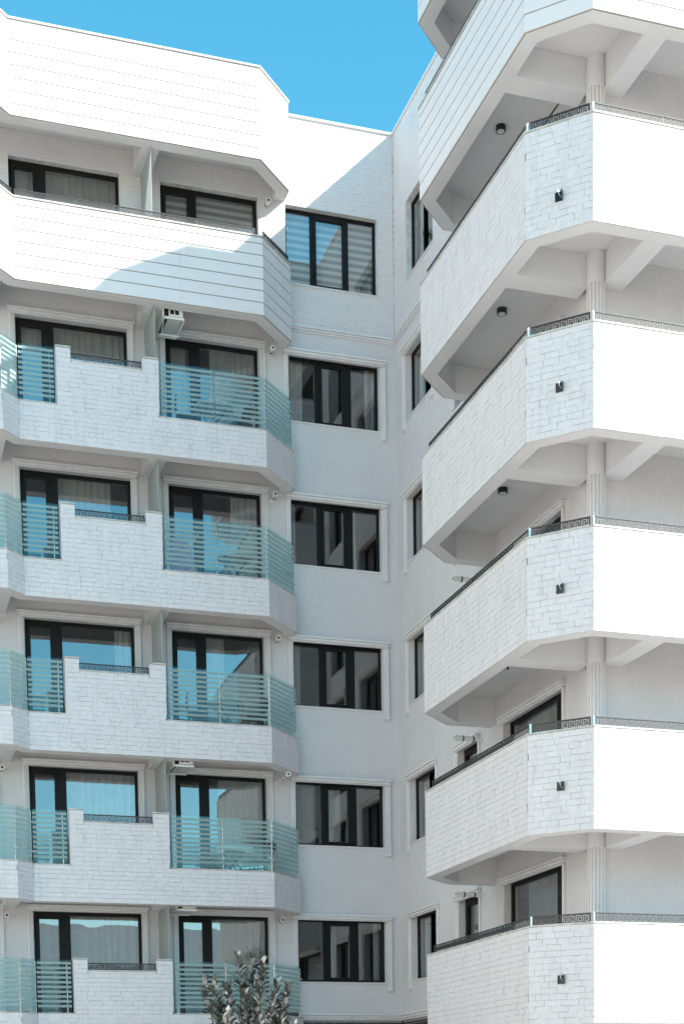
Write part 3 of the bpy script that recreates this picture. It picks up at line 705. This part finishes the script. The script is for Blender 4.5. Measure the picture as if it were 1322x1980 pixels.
# balcony furniture
def chair(loc, rz, label, group='chairs standing on the left wing balconies'):
    t = thing('chair', loc, label, 'chair', group, rz)
    bevel(MB().box(-.22, .22, -.21, .21, .43, .465).build('seat', M['seat'], t), .012)
    vs = []; N = 12
    ring = [(.23*math.cos(a), .19+.03*abs(math.cos(a)), .74+.17*math.sin(a)) for a in [2*math.pi*i/N for i in range(N)]]
    b = MB(); b.add([(x, y, z) for x, y, z in ring]+[(x, y+.025, z) for x, y, z in ring], [tuple(range(N)), tuple(range(N, 2*N))[::-1]]+[(i, N+i, N+(i+1) % N, (i+1) % N) for i in range(N)])
    b.build('backrest', M['seat'], t)
    for x, y in ((-.19, -.18), (.19, -.18), (-.19, .18), (.19, .18)): MB().tube((x*1.15, y*1.15, 0), (x, y, .44), .011, 6).build('leg', M['black'], t)
    for x in (-.12, .12): MB().tube((x, .19, .44), (x, .215, .64), .009, 6).build('back_post', M['black'], t)
    return t
def table(loc, label, cloth=None, w=.42):
    t = thing('balcony_table', loc, label, 'table', 'tables on the left wing balconies')
    MB().tube((0, 0, .70), (0, 0, .725), w, 24).build('table_top', M['table'], t)
    for s in (-1, 1):
        for r in (-1, 1): MB().tube((s*.3, r*.16, 0), (-s*.26, r*.16, .70), .012, 6).build('leg', M['black'], t)
    return t
fz = lambda k: LB(k)+.621
table((-4.25, -.58, fz(5)), 'round table with crossed black legs behind the topmost striped glass')
chair((-4.82, -.55, fz(5)), math.radians(80), 'dark round-backed chair left of the table on the topmost glass balcony'); chair((-3.70, -.55, fz(5)), math.radians(-70), 'dark round-backed chair right of the table on the topmost glass balcony')
table((-3.85, -.58, fz(4)), 'round table right of the lilac laundry on the second glass balcony', w=.38)
table((-4.1, -.58, fz(3)), 'round table carrying two white cups on the middle glass balcony')
chair((-4.72, -.55, fz(3)), math.radians(80), 'dark round-backed chair left of the table with the white cups'); chair((-3.48, -.55, fz(3)), math.radians(-80), 'dark round-backed chair right of the table with the white cups')
for x, lab in ((-4.2, 'small white cup on the left of the middle balcony table'), (-3.88, 'small white cup on the right of the middle balcony table')):
    o = MB().tube((0, 0, 0), (0, 0, .10), .042, 16, .05).build('cup', M['cloth_white']); o.location = (x, -.62, fz(3)+.726); o['label'] = lab; o['category'] = 'cup'
table((-4.0, -.58, fz(2)), 'round table under a pale cloth on the second glass balcony from below', w=.40)
# pale cloth hanging over that table
def cloth_disc(r, drop, seed, m, name, loc, label, cat):
    rr = random.Random(seed); N, R = 40, 6; vs = [(0, 0, 0)]; fs = []
    for j in range(1, R+5):
        for i in range(N):
            a = 2*math.pi*i/N
            if j <= R: q = r*j/R; vs.append((q*math.cos(a), q*math.sin(a), 0))
            else:
                d = (j-R)/4; q = r+.012+d*.03*(1+math.sin(a*9+seed)*.9); vs.append((q*math.cos(a), q*math.sin(a), -drop*d*(1+.12*math.sin(a*4))))
    fs += [(0, 1+i, 1+(i+1) % N) for i in range(N)]
    for j in range(R+3):
        for i in range(N): a = 1+j*N; fs.append((a+i, a+N+i, a+N+(i+1) % N, a+(i+1) % N))
    o = MB().add(vs, fs).build(name, m, smooth=True); o.location = loc; o['label'] = label; o['category'] = cat; return o
cloth_disc(.41, .16, 2, M['cloth_white'], 'tablecloth', (-4.0, -.58, fz(2)+.728), 'pale cloth draped over the table on the second glass balcony from below', 'tablecloth')
chair((-3.38, -.55, fz(2)), math.radians(-80), 'dark chair beside the cloth-covered table on the second balcony from below')
# laundry rack with lilac washing
t = thing('laundry_rack', (-5.05, -.70, fz(4)), 'thin metal laundry rack at the left end of the second glass balcony', 'laundry rack')
b = MB()
for y in (-.22, .22):
    b.tube((-.33, y, .0), (.33, -y, 1.02), .009, 6); b.tube((.33, y, 0), (-.33, -y, 1.02), .009, 6)
b.build('leg_frame', M['chrome'], t); b = MB()
for i in range(6): b.tube((-.34, -.22+.088*i, 1.03), (.36, -.22+.088*i, 1.03), .005, 6)
for x in (-.34, .36): b.tube((x, -.24, 1.03), (x, .24, 1.03), .008, 6)
b.build('line', M['chrome'], t)
def hanging(loc, w, h, m, name, label, seed):
    rr = random.Random(seed); N, K = 22, 14; vs = []
    for i in range(N+1):
        for j in range(K+1):
            a = i/N; d = j/K; half = w*(.32+.68*d**.8)
            vs.append(((a-.5)*2*half*.5, .05*math.sin(a*19+seed)*d+.02*math.sin(a*47)*d, -h*d*(1-.10*abs(a-.5))))
    fs = [(i*(K+1)+j, (i+1)*(K+1)+j, (i+1)*(K+1)+j+1, i*(K+1)+j+1) for i in range(N) for j in range(K)]
    o = MB().add(vs, fs).build(name, m, smooth=True); o.location = loc; o['label'] = label; o['category'] = 'laundry'; return o
hanging((-5.10, -1.0, fz(4)+.86), .80, .80, M['cloth_lilac'], 'laundry', 'lilac patterned cloth hanging from the laundry rack behind striped glass', 1)
o = MB().tube((0, 0, 0), (.10, 0, 1.35), .022, 8).build('broom_handle', M['wood']); o.location = (-5.86, -.9, fz(4)+.0); o['label'] = 'grey stick leaning up behind the raised parapet of the second glass balcony'; o['category'] = 'stick'
o.rotation_euler = (0, 0, 0)

# ================================================================== shrub
def leaf_mesh(m, L, w):
    vs = [(0, 0, 0)]; n = 5; fs = []
    for i in range(1, n):
        t = i/n; h = w*math.sin(math.pi*t**.8); z = .10*L*math.sin(t*2.2)
        vs += [(-h, t*L, z+h*.35), (0, t*L, z), (h, t*L, z+h*.35)]
    vs.append((0, L, .05*L)); fs += [(0, 2, 1), (0, 3, 2)]
    for i in range(n-2):
        a = 1+3*i; fs += [(a, a+1, a+4, a+3), (a+1, a+2, a+5, a+4)]
    a = 1+3*(n-2); e = len(vs)-1; fs += [(a, a+1, e), (a+1, a+2, e)]
    me = bpy.data.meshes.new('leaf'); me.from_pydata(vs, [], fs); me.materials.append(m); me.polygons.foreach_set('use_smooth', [True]*len(me.polygons)); return me
LV = [leaf_mesh(M['leaf'], 1, .20), leaf_mesh(M['leaf'], 1, .23), leaf_mesh(M['leaf_pale'], 1, .20), leaf_mesh(M['leaf'], 1, .18)]
S0 = Vector((-6.15, -10.0, .4))
shrub = thing('magnolia_shrub', S0, 'glossy dark-leaved evergreen shrub standing in front of the left wing, cut by the lower edge', 'shrub')
rs = random.Random(11)
tips = [((.06, 0, 4.06), 1), ((-.14, .05, 3.98), 1), ((.20, -.1, 3.90), .9), ((-.02, .1, 3.80), 1), ((-.54, .0, 3.64), .9), ((-.66, .1, 3.66), .8), ((-.36, -.1, 3.56), .9), ((-.45, .1, 3.42), 1), ((.46, .05, 3.62), .8), ((.62, 0, 3.56), .7), ((.36, -.1, 3.44), .9), ((.52, .1, 3.30), .9),
        ((.10, -.15, 3.62), 1), ((-.12, -.2, 3.46), 1), ((.16, .2, 3.40), 1), ((-.30, .2, 3.26), 1), ((-.56, -.1, 3.12), .9), ((.30, -.2, 3.20), 1), ((0, .1, 3.20), 1), ((-.4, -.25, 3.12), 1), ((.62, 0, 3.02), .9), ((.44, -.2, 3.05), 1), ((-.2, -.2, 3.08), 1), ((.12, -.3, 3.05), 1), ((-.62, .1, 2.85), 1), ((.0, -.3, 2.7), 1), ((.45, .1, 2.6), 1), ((-.4, .1, 2.4), 1)]
leaves = []
more = []
for (t, sz) in tips:
    for q in range(0 if t[2] > 3.41 else 1):
        a = rs.uniform(0, 6.28); d = rs.uniform(.06, .15); more.append(((t[0]+d*math.cos(a), t[1]+d*math.sin(a), t[2]-rs.uniform(.04, .20)), sz*.95))
for (tx, ty, tz), sz in tips+more:
    tip = Vector((tx, ty, tz)); base = Vector((tx*.12, ty*.3, tz*.35)); ctrl = Vector((tx*.80, ty*.9, tz*.72)); b = MB(); prev = base; N = 7
    for i in range(1, N+1):
        s = i/N; p = base*(1-s)**2+ctrl*2*s*(1-s)+tip*s*s; b.tube(prev, p, .022*(1-.8*(s-1/N)), 6, .022*(1-.8*s)); prev = p
    b.build('branch', M['bark'], shrub)
    ln = (tip-base).length
    for q in range(24):
        s = 1-(q/24)**1.1*min(.8, .62/ln)
        p = base*(1-s)**2+ctrl*2*s*(1-s)+tip*s*s; d = (2*(1-s)*(ctrl-base)+2*s*(tip-ctrl)).normalized()
        az = q*2.399+rs.uniform(-.4, .4); side = d.orthogonal().normalized(); side = Matrix.Rotation(az, 3, d) @ side
        up = rs.uniform(.25, .6) if s < .95 else rs.uniform(.8, 1.8)
        dr = (side+d*up+Vector((0, 0, .15))).normalized(); leaves.append((p, dr, rs.uniform(.14, .21)*(.7+.3*sz), rs.randrange(4), rs.uniform(-.5, .5)))
b = MB(); b.tube((0, 0, 0), (0, 0, 1.5), .06, 10, .035); b.build('trunk', M['bark'], shrub)
def leaf_matrix(p, dr, L, roll):
    y = dr; x = y.cross(Vector((0, 0, 1))).normalized(); z = x.cross(y); R = Matrix((x, y, z)).transposed() @ Matrix.Rotation(roll, 3, 'Y')
    return Matrix.Translation(p) @ R.to_4x4() @ Matrix.Diagonal((L, L, L, 1))
def vis(l):
    q = px(S0+l[0]); return (0 if q[1] < 1990 else 1, l[0].y, -l[2])
leaves.sort(key=vis)
for l in leaves[:298]:
    o = link('leaf', LV[l[3]], shrub); o.matrix_local = leaf_matrix(l[0], l[1], l[2], l[4])
for k, (sel, m) in enumerate((([l for l in leaves[298:] if l[3] != 2], M['leaf']), ([l for l in leaves[298:] if l[3] == 2], M['leaf_pale']))):
    b = MB(); src = LV[0]; vv = [v.co.copy() for v in src.vertices]; ff = [tuple(p.vertices) for p in src.polygons]
    for l in sel: mm = leaf_matrix(l[0], l[1], l[2], l[4]); b.add([mm @ v for v in vv], ff)
    b.build('foliage', m, shrub, kind='stuff', smooth=True)
